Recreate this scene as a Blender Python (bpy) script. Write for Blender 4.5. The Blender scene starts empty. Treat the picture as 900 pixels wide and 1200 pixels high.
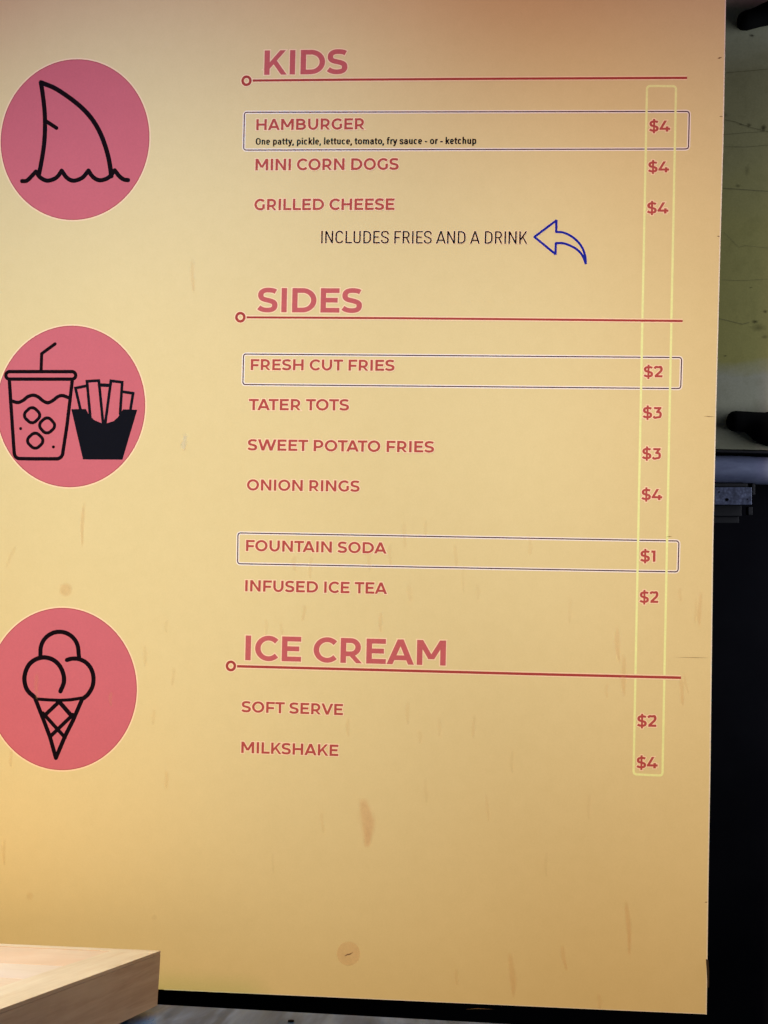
import bpy, math, random
from mathutils import Vector, Matrix
random.seed(7)
PI = math.pi
scn = bpy.context.scene
C = scn.collection

# ------------------------------------------------------------------ frames
# Board frame: X to the right, Y down the board, Z away from the viewer (metres).
CAM_B = Vector((0.24403205, 0.51835407, -1.12430877))
RM = Matrix(((0.99815959, -0.02157591, 0.05667380), (0.02072181, 0.99966333, 0.01561515), (-0.05699163, -0.01441203, 0.99827063)))
F = 1100.0
HORIZON = 925.0
R_t = RM.transposed()
up_b = (R_t @ Vector((0, -F, HORIZON - 600))).normalized()
xw_b = Vector((1, 0, 0)); xw_b = (xw_b - up_b * xw_b.dot(up_b)).normalized()
yw_b = up_b.cross(xw_b)
EYE = Vector((0, 0, 1.60))
G = Matrix((xw_b, yw_b, up_b))                      # board frame -> world rotation
def B2W(x, y, z=0.0):
    return G @ (Vector((x, y, z)) - CAM_B) + EYE
def ray_b(u, v):
    return (R_t @ Vector(((u - 450) / F, (v - 600) / F, 1.0)))
def on_board(u, v, z=0.0):                          # where a sight line meets the plane z of the board frame
    d = ray_b(u, v); s = (z - CAM_B.z) / d.z
    p = CAM_B + d * s
    return (p.x, p.y)
def on_level(u, v, h):                              # where a sight line meets the level plane h
    d = G @ ray_b(u, v); s = (h - EYE.z) / d.z
    return EYE + d * s

# ------------------------------------------------------------------ camera
cd = bpy.data.cameras.new('camera'); cam = bpy.data.objects.new('camera', cd); C.objects.link(cam)
cd.sensor_fit = 'VERTICAL'; cd.sensor_height = 36; cd.lens = F / 1200 * 36; cd.clip_end = 100; cd.clip_start = 0.02
cx_ = G @ (R_t @ Vector((1, 0, 0))); cy_ = G @ (R_t @ Vector((0, -1, 0))); cz_ = G @ (R_t @ Vector((0, 0, -1)))
cam.matrix_world = Matrix.Translation(EYE) @ Matrix((cx_, cy_, cz_)).transposed().to_4x4()
scn.camera = cam

# ------------------------------------------------------------------ world, lamps, exposure
w = bpy.data.worlds.new('World'); scn.world = w; w.use_nodes = True
bg = w.node_tree.nodes['Background']
bg.inputs[0].default_value = (0.72, 0.78, 1.0, 1); bg.inputs[1].default_value = 0.045
def aim(o, target):
    o.rotation_euler = (Vector(target) - o.location).to_track_quat('-Z', 'Y').to_euler()
def area(name, loc, target, power, size, color, sy=None, spread=180):
    l = bpy.data.lights.new(name, 'AREA'); l.energy = power; l.color = color
    l.shape = 'RECTANGLE'; l.size = size; l.size_y = sy or size; l.spread = math.radians(spread)
    o = bpy.data.objects.new(name, l); C.objects.link(o); o.location = loc; aim(o, target); return o
def spot(name, loc, target, power, angle, blend, radius, color):
    l = bpy.data.lights.new(name, 'SPOT'); l.energy = power; l.color = color
    l.spot_size = math.radians(angle); l.spot_blend = blend; l.shadow_soft_size = radius
    o = bpy.data.objects.new(name, l); C.objects.link(o); o.location = loc; aim(o, target); return o
spot('main_spot', B2W(-0.55, -0.5, -1.9), B2W(0.18, 1.25, 0), 184, 73.2, 1.0, 0.06, (1.0, 0.915, 0.45))
spot('right_fill', B2W(-0.5, -0.70, -1.40), B2W(0.961, 0.516, 0), 86, 37.2, 1.0, 0.06, (0.65, 0.85, 1.0))  # added unseen fill, lifts the right side of the board
spot('left_cool_fill', B2W(-0.74, -0.75, -1.986), B2W(-0.065, 0.347, 0), 138, 31.2, 1.0, 0.06, (0.0, 0.486, 1.0))  # blue fill added to cool the left of the board, no visible source
spot('pink_fill', B2W(-1.0, -0.7, -2.6), B2W(1.512, 0.088, 0), 126, 110.8, 1.0, 0.25, (1.0, 0.354, 0.593))  # invented broad fill that gives the board its reddish cast
spot('counter_fill', B2W(-0.28, -0.55, -0.42), B2W(-0.36, 1.06, -0.36), 64, 30, 0.7, 0.12, (0.68, 0.86, 1.0))  # unseen fill added above the block to whiten its top
area('panel_fill', B2W(1.25, 0.15, 0.03), B2W(0.70, 0.20, 0.25), 5.6, 0.16, (0.93, 0.97, 1.0), sy=1.0)  # made-up fill behind the board plane, brightens the painted panel
vs = scn.view_settings; vs.view_transform = 'Standard'; vs.look = 'None'; vs.exposure = 0; vs.gamma = 1; vs.use_curve_mapping = False

# ------------------------------------------------------------------ materials
def material(name, color, rough=0.6, metal=0.0, spec=0.5, build=None):
    m = bpy.data.materials.new(name); m.use_nodes = True
    nt = m.node_tree; b = nt.nodes['Principled BSDF']
    b.inputs['Base Color'].default_value = (*color, 1); b.inputs['Roughness'].default_value = rough
    b.inputs['Metallic'].default_value = metal; b.inputs['Specular IOR Level'].default_value = spec
    if build: build(nt, b)
    return m
def tc(nt, scale=(1, 1, 1), rot=(0, 0, 0)):
    t = nt.nodes.new('ShaderNodeTexCoord'); mp = nt.nodes.new('ShaderNodeMapping')
    mp.inputs['Scale'].default_value = scale
    m0 = nt.nodes.new('ShaderNodeMapping'); m0.name = 'turn'; m0.inputs['Rotation'].default_value = rot
    nt.links.new(t.outputs['Object'], m0.inputs['Vector']); nt.links.new(m0.outputs[0], mp.inputs['Vector']); return mp.outputs[0]
def noise(nt, vec, scale, detail=4, rough=0.5, dist=0.0):
    n = nt.nodes.new('ShaderNodeTexNoise'); n.inputs['Scale'].default_value = scale
    n.inputs['Detail'].default_value = detail; n.inputs['Roughness'].default_value = rough
    n.inputs['Distortion'].default_value = dist
    nt.links.new(vec, n.inputs['Vector']); return n.outputs['Fac']
def ramp(nt, fac, stops):
    r = nt.nodes.new('ShaderNodeValToRGB'); e = r.color_ramp.elements
    while len(e) < len(stops): e.new(0.5)
    for i, (p, c) in enumerate(stops): e[i].position = p; e[i].color = (*c, 1)
    nt.links.new(fac, r.inputs[0]); return r.outputs[0]
def mixc(nt, fac, a, b, mode='MIX'):
    n = nt.nodes.new('ShaderNodeMix'); n.data_type = 'RGBA'; n.blend_type = mode
    for i, v in ((0, fac), (6, a), (7, b)):
        if hasattr(v, 'is_linked') or hasattr(v, 'links'): nt.links.new(v, n.inputs[i])
        elif isinstance(v, (int, float)): n.inputs[i].default_value = v
        else: n.inputs[i].default_value = (*v, 1)
    return n.outputs[2]
def bump(nt, b, h, strength, dist=0.001):
    n = nt.nodes.new('ShaderNodeBump'); n.inputs['Strength'].default_value = strength; n.inputs['Distance'].default_value = dist
    nt.links.new(h, n.inputs['Height']); nt.links.new(n.outputs[0], b.inputs['Normal'])
def grain_ink(c, amt=0.06):
    def f(nt, b):
        v = tc(nt)
        n = noise(nt, v, 420, 3, 0.6); n2 = noise(nt, v, 35, 3)
        c1 = ramp(nt, n, [(0.3, tuple(x * (1 - amt) for x in c)), (0.7, tuple(min(1, x * (1 + amt)) for x in c))])
        c2 = ramp(nt, n2, [(0.3, (1 - amt,) * 3), (0.7, (1, 1, 1))])
        nt.links.new(mixc(nt, 1.0, c1, c2, 'MULTIPLY'), b.inputs['Base Color'])
    return f
BOARD = (0.78, 0.60, 0.30)
def board_mat(nt, b):
    v = tc(nt)
    c1 = ramp(nt, noise(nt, v, 5, 4), [(0.3, tuple(x * 0.975 for x in BOARD)), (0.7, BOARD)])
    c2 = ramp(nt, noise(nt, v, 60, 4, 0.6), [(0.3, (0.975, 0.972, 0.96)), (0.7, (1, 1, 1))])
    c3 = ramp(nt, noise(nt, v, 600, 2, 0.6), [(0.3, (0.965, 0.965, 0.955)), (0.7, (1, 1, 1))])
    nt.links.new(mixc(nt, 1, mixc(nt, 1, c1, c2, 'MULTIPLY'), c3, 'MULTIPLY'), b.inputs['Base Color'])
    bump(nt, b, noise(nt, v, 3, 2), 0.15, 0.004)
M_board = material('printed_board', BOARD, 0.55, 0, 0.15, board_mat)
M_core = material('board_core', (0.78, 0.70, 0.58), 0.7)
def ink(name, c, rough=0.5, amt=0.06): return material(name, c, 0.75, 0, 0.03, grain_ink(c, amt))
M_red = ink('red_ink', (0.47, 0.078, 0.068))
M_head = ink('heading_ink', (0.56, 0.118, 0.122))
M_rule = ink('dark_red_ink', (0.40, 0.055, 0.048))
M_pink = ink('pink_ink', (0.61, 0.140, 0.170), amt=0.03)
M_pinkedge = ink('pink_edge_ink', (0.42, 0.07, 0.08))
M_halo = ink('pale_keyline', (0.94, 0.66, 0.42), amt=0.03)
M_white = ink('white_keyline', (0.95, 0.80, 0.70), amt=0.03)
M_purple = ink('purple_ink', (0.055, 0.010, 0.030))
M_black = ink('black_ink', (0.007, 0.003, 0.005))
M_navy = ink('navy_ink', (0.006, 0.006, 0.010))
M_blue = ink('blue_ink', (0.012, 0.02, 0.30))
M_lime = ink('lime_ink', (0.86, 0.84, 0.36), amt=0.05)
M_edgelight = ink('edge_light_ink', (0.84, 0.72, 0.56), amt=.10)
M_dull = material('worn_edge', (0.05, 0.035, 0.025), 0.9, 0, 0)
M_scratch = ink('scratch', (0.22, 0.12, 0.06), 0.8)

def stain_mat(name, c, k):
    m = bpy.data.materials.new(name); m.use_nodes = True; nt = m.node_tree
    b = nt.nodes['Principled BSDF']; b.inputs['Base Color'].default_value = (*c, 1); b.inputs['Roughness'].default_value = 0.45; b.inputs['Specular IOR Level'].default_value = 0.12
    a = nt.nodes.new('ShaderNodeAttribute'); a.attribute_name = 'strength'
    n = noise(nt, tc(nt, (1, 1, 0.5)), 170, 4, 0.6)
    mr = nt.nodes.new('ShaderNodeMapRange'); mr.inputs[1].default_value = 0.25; mr.inputs[2].default_value = 0.7
    mr.inputs[3].default_value = 0.55 * k; mr.inputs[4].default_value = k
    nt.links.new(n, mr.inputs[0])
    mu = nt.nodes.new('ShaderNodeMath'); mu.operation = 'MULTIPLY'
    nt.links.new(a.outputs['Fac'], mu.inputs[0]); nt.links.new(mr.outputs[0], mu.inputs[1])
    nt.links.new(mu.outputs[0], b.inputs['Alpha'])
    return m
M_stain = stain_mat('orange_grease', (0.77, 0.43, 0.18), 0.42)
M_stainred = stain_mat('red_sauce', (0.77, 0.41, 0.20), 0.50)
M_smear = stain_mat('pale_smear', (0.80, 0.72, 0.52), 1.0)

def wood(light, dark, patch=None, scale=1.0, rough=0.55, k=1.0):
    def f(nt, b):
        g = noise(nt, tc(nt, (5 * scale, 60 * scale, 60 * scale)), 1.6, 7, 0.6, 0.8)
        g2 = noise(nt, tc(nt, (18 * scale, 420 * scale, 420 * scale)), 1.5, 3, 0.6)
        g3 = noise(nt, tc(nt), 16, 5, 0.6)
        c = ramp(nt, g, [(0.30, dark), (0.50, tuple((a + b_ * 2) / 3 for a, b_ in zip(dark, light))), (0.72, light)])
        c = mixc(nt, 1, c, ramp(nt, g2, [(0.3, (0.93, 0.91, 0.89)), (0.7, (1, 1, 1))]), 'MULTIPLY')
        if patch:
            c = mixc(nt, ramp(nt, noise(nt, tc(nt), 9, 4, 0.55, 0.3), [(0.36, (0,) * 3), (0.56, (1,) * 3)]), c, patch)
        c = mixc(nt, 1, c, ramp(nt, g3, [(0.3, (0.90, 0.885, 0.87)), (0.65, (1, 1, 1))]), 'MULTIPLY')
        nt.links.new(c, b.inputs['Base Color']); bump(nt, b, g2, 0.25, 0.0006)
    return material('wood', light, rough, 0, 0.3, f)
M_wood_pale = wood((0.84, 0.74, 0.60), (0.75, 0.61, 0.46))
M_wood_pink = wood((0.85, 0.71, 0.59), (0.80, 0.62, 0.49), (0.81, 0.60, 0.46))
M_wood_grey = wood((0.84, 0.73, 0.63), (0.79, 0.66, 0.56), (0.80, 0.67, 0.60))
M_wood_side = wood((0.66, 0.42, 0.26), (0.50, 0.29, 0.17), None, 0.8)
M_joint = material('dark_joint', (0.10, 0.05, 0.03), 0.9)

def steel_mat(nt, b):
    v = tc(nt, (60, 3, 3)); g = noise(nt, v, 1.6, 6, 0.65, 0.3)
    v2 = tc(nt, (26, 7, 5)); g2 = noise(nt, v2, 1.0, 4, 0.5, 0.6)
    c = ramp(nt, g, [(0.3, (0.028, 0.070, 0.17)), (0.7, (0.058, 0.12, 0.29))])
    c = mixc(nt, 1, c, ramp(nt, g2, [(0.42, (0.62, 0.63, 0.66)), (0.62, (1.5, 1.5, 1.5))]), 'MULTIPLY')  # broad streaks in the colour stand in for reflections on the steel
    nt.links.new(c, b.inputs['Base Color'])
    nt.links.new(ramp(nt, g2, [(0.3, (0.5,) * 3), (0.7, (0.25,) * 3)]), b.inputs['Roughness'])
    bump(nt, b, g, 0.2, 0.0006)
M_steel = material('brushed_steel', (0.4, 0.43, 0.5), 0.45, 0.1, 0.2, steel_mat)
def dark_mat(nt, b):
    c = ramp(nt, noise(nt, tc(nt), 6, 4), [(0.3, (0.006, 0.006, 0.009)), (0.7, (0.012, 0.012, 0.016))])
    nt.links.new(c, b.inputs['Base Color'])
M_dark = material('dark_interior', (0.004, 0.004, 0.006), 0.95, 0, 0.0, dark_mat)
M_void = material('black_gap', (0.002, 0.002, 0.003), 0.95, 0, 0.0)
def paint_mat(nt, b):
    v = tc(nt)
    sep = nt.nodes.new('ShaderNodeSeparateXYZ'); nt.links.new(v, sep.inputs[0])
    n = noise(nt, tc(nt, (0.7, 1, 1.6)), 7, 5, 0.55, 0.3)
    ad = nt.nodes.new('ShaderNodeMath'); ad.operation = 'MULTIPLY_ADD'; ad.inputs[1].default_value = 0.10
    nt.links.new(n, ad.inputs[0]); nt.links.new(sep.outputs[2], ad.inputs[2])
    mr = nt.nodes.new('ShaderNodeMapRange'); mr.inputs[1].default_value = -0.35; mr.inputs[2].default_value = 0.45
    nt.links.new(ad.outputs[0], mr.inputs[0])
    # years of grease: olive film over grey-green paint, in bands
    c = ramp(nt, mr.outputs[0], [(0.03, (0.25, 0.235, 0.11)), (0.16, (0.29, 0.29, 0.225)), (0.29, (0.29, 0.29, 0.235)), (0.325, (0.265, 0.245, 0.075)), (0.52, (0.255, 0.235, 0.080)), (0.68, (0.22, 0.205, 0.10)), (0.80, (0.19, 0.175, 0.10)), (0.88, (0.27, 0.27, 0.20))])
    c = mixc(nt, 1, c, ramp(nt, noise(nt, v, 40, 5, 0.65), [(0.25, (0.86, 0.86, 0.82)), (0.5, (1, 1, 1))]), 'MULTIPLY')
    c = mixc(nt, 1, c, ramp(nt, noise(nt, v, 400, 3, 0.6), [(0.3, (0.92, 0.92, 0.90)), (0.7, (1.04, 1.04, 1.04))]), 'MULTIPLY')
    nt.links.new(c, b.inputs['Base Color']); bump(nt, b, noise(nt, v, 60, 4), 0.2, 0.001)
M_paint = material('aged_olive_paint', (0.25, 0.24, 0.14), 0.6, 0, 0.3, paint_mat)
def trim_mat(nt, b):
    v = tc(nt)
    c = ramp(nt, noise(nt, tc(nt, (1, 1, 4)), 30, 5, 0.6), [(0.3, (0.13, 0.15, 0.27)), (0.7, (0.20, 0.23, 0.38))])
    nt.links.new(c, b.inputs['Base Color']); bump(nt, b, noise(nt, v, 80, 3), 0.3, 0.0008)
M_trim = material('blue_grey_trim', (0.2, 0.22, 0.3), 0.5, 0.1, 0.4, trim_mat)
def galv_mat(nt, b):
    v = tc(nt)
    vo = nt.nodes.new('ShaderNodeTexVoronoi'); vo.inputs['Scale'].default_value = 260; nt.links.new(v, vo.inputs['Vector'])
    c = ramp(nt, vo.outputs['Distance'], [(0.0, (0.17, 0.20, 0.32)), (0.8, (0.08, 0.09, 0.16))])
    c = mixc(nt, 1, c, ramp(nt, noise(nt, v, 90, 5, 0.7), [(0.35, (0.45, 0.45, 0.5)), (0.65, (1.3, 1.3, 1.35))]), 'MULTIPLY')
    nt.links.new(c, b.inputs['Base Color'])
M_galv = material('galvanised_metal', (0.2, 0.22, 0.33), 0.45, 0.3, 0.5, galv_mat)
M_galvdark = material('dull_metal', (0.012, 0.012, 0.018), 0.6, 0.3, 0.4)
M_rubber = material('black_rubber', (0.002, 0.002, 0.0025), 0.8, 0, 0.03)
M_crack = material('paint_crack', (0.12, 0.11, 0.05), 0.9)

# ------------------------------------------------------------------ mesh helpers
WORLD = {}
def mesh_obj(name, verts, faces, mats, parent=None, fmat=None, smooth=False, origin=None):
    me = bpy.data.meshes.new(name)
    o0 = Vector(origin) if origin is not None else Vector((0, 0, 0))
    me.from_pydata([tuple(Vector(v) - o0) for v in verts], [], faces)
    for m in (mats if isinstance(mats, (list, tuple)) else [mats]): me.materials.append(m)
    if fmat: me.polygons.foreach_set('material_index', fmat)
    if smooth: me.polygons.foreach_set('use_smooth', [True] * len(me.polygons))
    me.update()
    o = bpy.data.objects.new(name, me); C.objects.link(o); o.location = o0
    if parent is not None:
        o.parent = parent; o.location = o0 - WORLD.get(parent.name, parent.location)
    WORLD[o.name] = o0.copy()
    return o
def empty(name, loc):
    o = bpy.data.objects.new(name, None); C.objects.link(o); o.location = loc; o.empty_display_size = 0.05; return o
def tag(o, label=None, cat=None, group=None, kind=None):
    for k, v in (('label', label), ('category', cat), ('group', group), ('kind', kind)):
        if v: o[k] = v
    return o
def bevel(o, wd, seg=2):
    m = o.modifiers.new('bevel', 'BEVEL'); m.width = wd; m.segments = seg; m.limit_method = 'ANGLE'; return o
def prism(name, poly, z0, z1, mats, parent=None, to_w=None, side_mat=0, bev=0, origin=None):
    """poly in a 2-D frame, extruded from z0 (front) to z1; to_w maps (x, y, z) to the world."""
    n = len(poly)
    vs_ = [to_w(x, y, z0) for x, y in poly] + [to_w(x, y, z1) for x, y in poly]
    fs = [list(range(n)), list(range(2 * n - 1, n - 1, -1))] + [[i, i + n, (i + 1) % n + n, (i + 1) % n] for i in range(n)]
    o = mesh_obj(name, vs_, fs, mats, parent, [0, side_mat] + [side_mat] * n, origin=origin)
    import bmesh
    bm = bmesh.new(); bm.from_mesh(o.data); bmesh.ops.recalc_face_normals(bm, faces=bm.faces); bm.to_mesh(o.data); bm.free()
    if bev: bevel(o, bev)
    return o

# ------------------------------------------------------------------ print on the board
Z_FRONT = 0.0
STEP = 0.000004
LIFT = 0.3
class Ink:
    """flat ink pieces in board x/y; each piece lies a hair above the previous one"""
    def __init__(s, base): s.v = []; s.f = []; s.m = []; s.base = base * LIFT if base > 0 else base; s.k = 0
    def poly(s, pts, mat=0):
        s.k += 1; z = -(s.base + s.k * STEP); i = len(s.v)
        s.v += [(x, y, z) for x, y in pts]; s.f.append(list(range(i, i + len(pts)))); s.m.append(mat)
    def strip(s, L, R, mat=0, closed=False):
        s.k += 1; z = -(s.base + s.k * STEP); i = len(s.v); n = len(L)
        for a, b in zip(L, R): s.v += [(a[0], a[1], z), (b[0], b[1], z)]
        for j in range(n if closed else n - 1):
            k = (j + 1) % n
            s.f.append([i + 2 * j, i + 2 * j + 1, i + 2 * k + 1, i + 2 * k]); s.m.append(mat)
    def build(s, name, mats, parent):
        cx = sum(v[0] for v in s.v) / len(s.v); cy = sum(v[1] for v in s.v) / len(s.v)
        return mesh_obj(name, [B2W(*v) for v in s.v], s.f, mats, parent, s.m, origin=B2W(cx, cy, -s.base))
def sweep(pts, wf, g=0.0, ext=True, closed=False):
    """offset curves of a centre line; wf(tx, ty) gives the width, g grows the outline"""
    n = len(pts); T = []
    P = [Vector(p) for p in pts]
    if g and ext and not closed:
        P[0] = P[0] + (P[0] - P[1]).normalized() * g; P[-1] = P[-1] + (P[-1] - P[-2]).normalized() * g
    L = []; R = []
    for i in range(n):
        a = (P[i] - P[i - 1]).normalized() if (i > 0 or closed) else None
        b = (P[(i + 1) % n] - P[i]).normalized() if (i < n - 1 or closed) else None
        if a is None: a = b
        if b is None: b = a
        t = (a + b); t = t.normalized() if t.length > 1e-6 else a
        c = max(0.35, t.dot(b)); nn = Vector((-t.y, t.x))
        h = (wf(t.x, t.y) / 2 + g) / c
        L.append(tuple(P[i] + nn * h)); R.append(tuple(P[i] - nn * h))
    return L, R
def arc(cx, cy, rx, ry, a0, a1, n=20):
    return [(cx + rx * math.cos(math.radians(a0 + (a1 - a0) * i / n)), cy + ry * math.sin(math.radians(a0 + (a1 - a0) * i / n))) for i in range(n + 1)]
def spline(pts, n=8, closed=False):
    out = []; m = len(pts)
    for i in range(m if closed else m - 1):
        p1 = Vector(pts[i]); p2 = Vector(pts[(i + 1) % m])
        p0 = Vector(pts[i - 1]) if (i > 0 or closed) else p1 * 2 - p2
        p3 = Vector(pts[(i + 2) % m]) if (i < m - 2 or closed) else p2 * 2 - p1
        for k in range(n):
            t = k / n
            out.append(tuple(0.5 * ((2 * p1) + (p2 - p0) * t + (2 * p0 - 5 * p1 + 4 * p2 - p3) * t * t + (3 * p1 - p0 - 3 * p2 + p3) * t ** 3)))
    if not closed: out.append(tuple(pts[-1]))
    return out

# ------------------------------------------------------------------ lettering (cap height = 1)
ADV = dict(A=1.105, B=1.10, C=1.05, D=1.19, E=.968, F=.918, G=1.125, H=1.185, I=.45, K=1.06, L=.875, M=1.39, N=1.185, O=1.23,
           P=1.045, R=1.05, S=.92, T=.885, U=1.16, V=1.06, W=1.68)
ADV.update({'1': .56, '2': .86, '3': .86, '4': 1.0, '$': .93, ' ': .38})
CADV = dict(I=.30, N=.80, C=.745, L=.61, U=.745, D=.755, E=.64, S=.69, F=.625, R=.72, A=.735, K=.72)
CADV[' '] = .27
LADV = dict(O=.78, n=.655, e=.62, p=.665, a=.635, t=.42, y=.58, i=.32, c=.61, k=.62, l=.32, u=.655, o=.665, m=1.0, f=.42, r=.43, s=.60, h=.655)
LADV.update({',': .27, '-': .40, ' ': .29})
FONTS = {
    'bold': dict(w=.225, t=.195, s=.112, o=.062, adv=ADV, cond=False),
    'semi': dict(w=.218, t=.190, s=.112, o=.062, adv=ADV, cond=False),
    'price': dict(w=.225, t=.195, s=.112, o=.062, adv=ADV, cond=False),
    'cond': dict(w=.112, t=.100, s=.10, o=.075, adv=CADV, cond=True),
    'text': dict(w=.185, t=.155, s=.075, o=.05, adv=LADV, cond=True),
}
KERN = {('T', 'A'): -.12, ('A', 'T'): -.12, ('T', 'O'): -.05, ('O', 'T'): -.03, ('P', 'O'): -.02, ('F', 'T'): -.0, ('R', 'V'): -.02,
        ('V', 'E'): -.02, ('L', 'K'): 0, ('K', 'S'): -.03, ('K', 'E'): 0, ('R', 'T'): -.02, ('L', 'T'): -.1, ('T', 'E'): 0, ('E', 'A'): -.03, ('A', 'K'): 0,
        ('H', 'A'): -.0, ('D', 'A'): -.04, ('O', 'F'): 0, ('F', 'O'): -.03, ('W', 'E'): -.02, ('S', 'W'): -.01}
def glyph(ch, fn):
    """list of ('s', pts, closed, straight ends) strokes and ('d', x at y0, x at y1, y0, y1) slanted bars"""
    w, t, s, o, A, cond = fn['w'], fn['t'], fn['s'], fn['o'], fn['adv'][ch], fn['cond']
    h = w / 2; q = t / 2; l = s + h; r = A - s - h; ov = .012
    S = lambda *p: ('s', list(p), False)
    def round_path(x0, x1, a0, a1, y0=0., y1=1.):
        """stadium or ellipse centre line between x0 and x1, angles in degrees counter-clockwise"""
        cx = (x0 + x1) / 2; rx = (x1 - x0) / 2; b = y0 - ov + q; tt = y1 + ov - q
        H = (tt - b) / 2; cy = (tt + b) / 2
        if not cond: return arc(cx, cy, rx, H, a0, a1, 36)
        ry = min(H, rx * 1.12); st = H - ry; out = []
        n = 36
        for i in range(n + 1):
            a = math.radians(a0 + (a1 - a0) * i / n); c_, s_ = math.cos(a), math.sin(a)
            sg = 1 if s_ > 1e-9 else (-1 if s_ < -1e-9 else 0)
            out.append((cx + rx * c_, cy + ry * s_ + sg * st))
        return out
    def bowl(x0, xr, yt, yb, str_frac=.5):
        ry = (yt - yb) / 2; rx = min((xr - x0) * str_frac if not cond else ry * .8, (xr - x0) * .8)
        if cond and (yt - yb) > .7:
            rr = (xr - x0) * .62
            return [(x0, yt), (xr - rr, yt)] + arc(xr - rr, yt - rr, rr, rr, 90, 0, 12)[1:] + arc(xr - rr, yb + rr, rr, rr, 0, -90, 12) + [(x0, yb)]
        return [(x0, yt)] + arc(xr - rx, (yt + yb) / 2, rx, ry, 90, -90, 24) + [(x0, yb)]
    hw = w * 1.06
    if ch == 'I': return [S((A / 2, 0), (A / 2, 1))]
    if ch == 'l': return [S((A / 2, 0), (A / 2, 1.06))]
    if ch == 'H': return [S((l, 0), (l, 1)), S((r, 0), (r, 1)), S((l, .5), (r, .5))]
    if ch == 'E':
        e = A - (.075 if not cond else .05)
        return [S((l, 0), (l, 1)), S((l, 1 - q), (e, 1 - q)), S((l, q), (e + .01, q)), S((l, .51), (e - .07, .51))]
    if ch == 'F':
        e = A - .03
        return [S((l, 0), (l, 1)), S((l, 1 - q), (e, 1 - q)), S((l, .44 if not cond else .47), (e - .07, .44 if not cond else .47))]
    if ch == 'L': return [S((l, 0), (l, 1)), S((l, q), (A - .02, q))]
    if ch == 'T': return [S((A / 2, 0), (A / 2, 1)), S((.015, 1 - q), (A - .015, 1 - q))]
    if ch == 'D': return [S((l, 0), (l, 1)), ('s', bowl(l, A - o - h, 1 - q, q, .60), False)]
    if ch == 'O': return [('s', round_path(o + h, A - o - h, 0, 360)[:-1], True)]
    if ch == 'C':
        R_ = (ADV['O'] - 2 * o - w) if not cond else (A - o - .05 - w)
        return [('s', round_path(o + h, o + h + R_, 42 if not cond else 22, 318 if not cond else 338), False)]
    if ch == 'G':
        R_ = ADV['O'] - 2 * o - w
        p = round_path(o + h, o + h + R_, 44, 308)
        xg = A - .10 - h
        return [('s', p, False), S((xg, .13), (xg, .52))]
    if ch in 'S$':
        x0 = 0.045; x1 = A - .05; W = x1 - x0
        hx = h / W; ty = 1.01 - q; by = q - .01
        if not cond:
            bz = [((.90, .845), (.78, .905), (.64, ty), (.50, ty)), ((.27, ty), (hx, .84), (hx, .705)), ((hx, .55), (.28, .535), (.52, .49)),
                  ((.76, .445), (1 - hx, .41), (1 - hx, .285)), ((1 - hx, .15), (.74, by), (.49, by)), ((.33, by), (.17, .11), (.045, .20))]
        else:
            bz = [((1 - hx, .72), (1 - hx, .88), (.76, ty), (.51, ty)), ((.24, ty), (hx, .88), (hx, .74)), ((hx, .58), (.30, .55), (.52, .50)),
                  ((.78, .43), (1 - hx, .39), (1 - hx, .26)), ((1 - hx, .11), (.76, by), (.51, by)), ((.22, by), (hx, .12), (hx, .28))]
        cur = bz[0][0]; path = [cur]
        for sg in bz:
            c1, c2, e_ = sg[-3:]
            for i_ in range(1, 11):
                t_ = i_ / 10; u_ = 1 - t_
                path.append(tuple(u_ ** 3 * cur[k] + 3 * u_ * u_ * t_ * c1[k] + 3 * u_ * t_ * t_ * c2[k] + t_ ** 3 * e_[k] for k in (0, 1)))
            cur = e_
        out = [('s', [(x0 + a_ * W, b_) for a_, b_ in path], False)]
        if ch == '$': out.append(S((x0 + .5 * W, -.15), (x0 + .5 * W, 1.14)))
        return out if ch == 'S' else [('s', out[0][1], False), ('sw', out[1][1], w * .8)]
    if ch == 'P': return [S((l, 0), (l, 1)), ('s', bowl(l, A - .085 - h, 1 - q, .27 + q), False)]
    if ch == 'R':
        yb = .27 if not cond else .43
        return [S((l, 0), (l, 1)), ('s', bowl(l, A - .115 - h + (.02 if cond else 0), 1 - q, yb + q), False), ('d', A - .05 - hw * .55, A * .535 , 0, yb + .06)]
    if ch == 'B': return [S((l, 0), (l, 1)), ('s', bowl(l, A - .14 - h, 1 - q, .515), False), ('s', bowl(l, A - .075 - h, .515, q), False)]
    if ch == 'U':
        rx = (r - l) / 2; cy = (.46 if not cond else .36)
        if cond: cy = rx * 1.05
        return [('s', [(l, 1)] + arc((l + r) / 2, cy, rx, cy - q + ov, 180, 360, 24) + [(r, 1)], False)]
    if ch == 'A':
        c = A / 2; yb = .265
        x0 = .0 + hw / 2
        return [('d', x0, c, 0, 1), ('d', A - x0, c, 0, 1), S((x0 + (c - x0) * yb, yb), (A - x0 - (c - x0) * yb, yb))]
    if ch == 'V':
        c = A / 2; x0 = hw / 2; return [('d', c, x0, 0, 1), ('d', c, A - x0, 0, 1)]
    if ch == 'W':
        x0 = .02 + hw / 2; c = A / 2; a = .275 * A + .02
        return [('d', a, x0, 0, 1), ('d', a, c, 0, 1), ('d', A - a, c, 0, 1), ('d', A - a, A - x0, 0, 1)]
    if ch == 'M':
        k = .24
        return [S((l, 0), (l, 1)), S((r, 0), (r, 1)), ('d', A / 2, l + .01, k, 1), ('d', A / 2, r - .01, k, 1)]
    if ch == 'N': return [S((l, 0), (l, 1)), S((r, 0), (r, 1)), ('d', r, l, 0, 1)]
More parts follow.
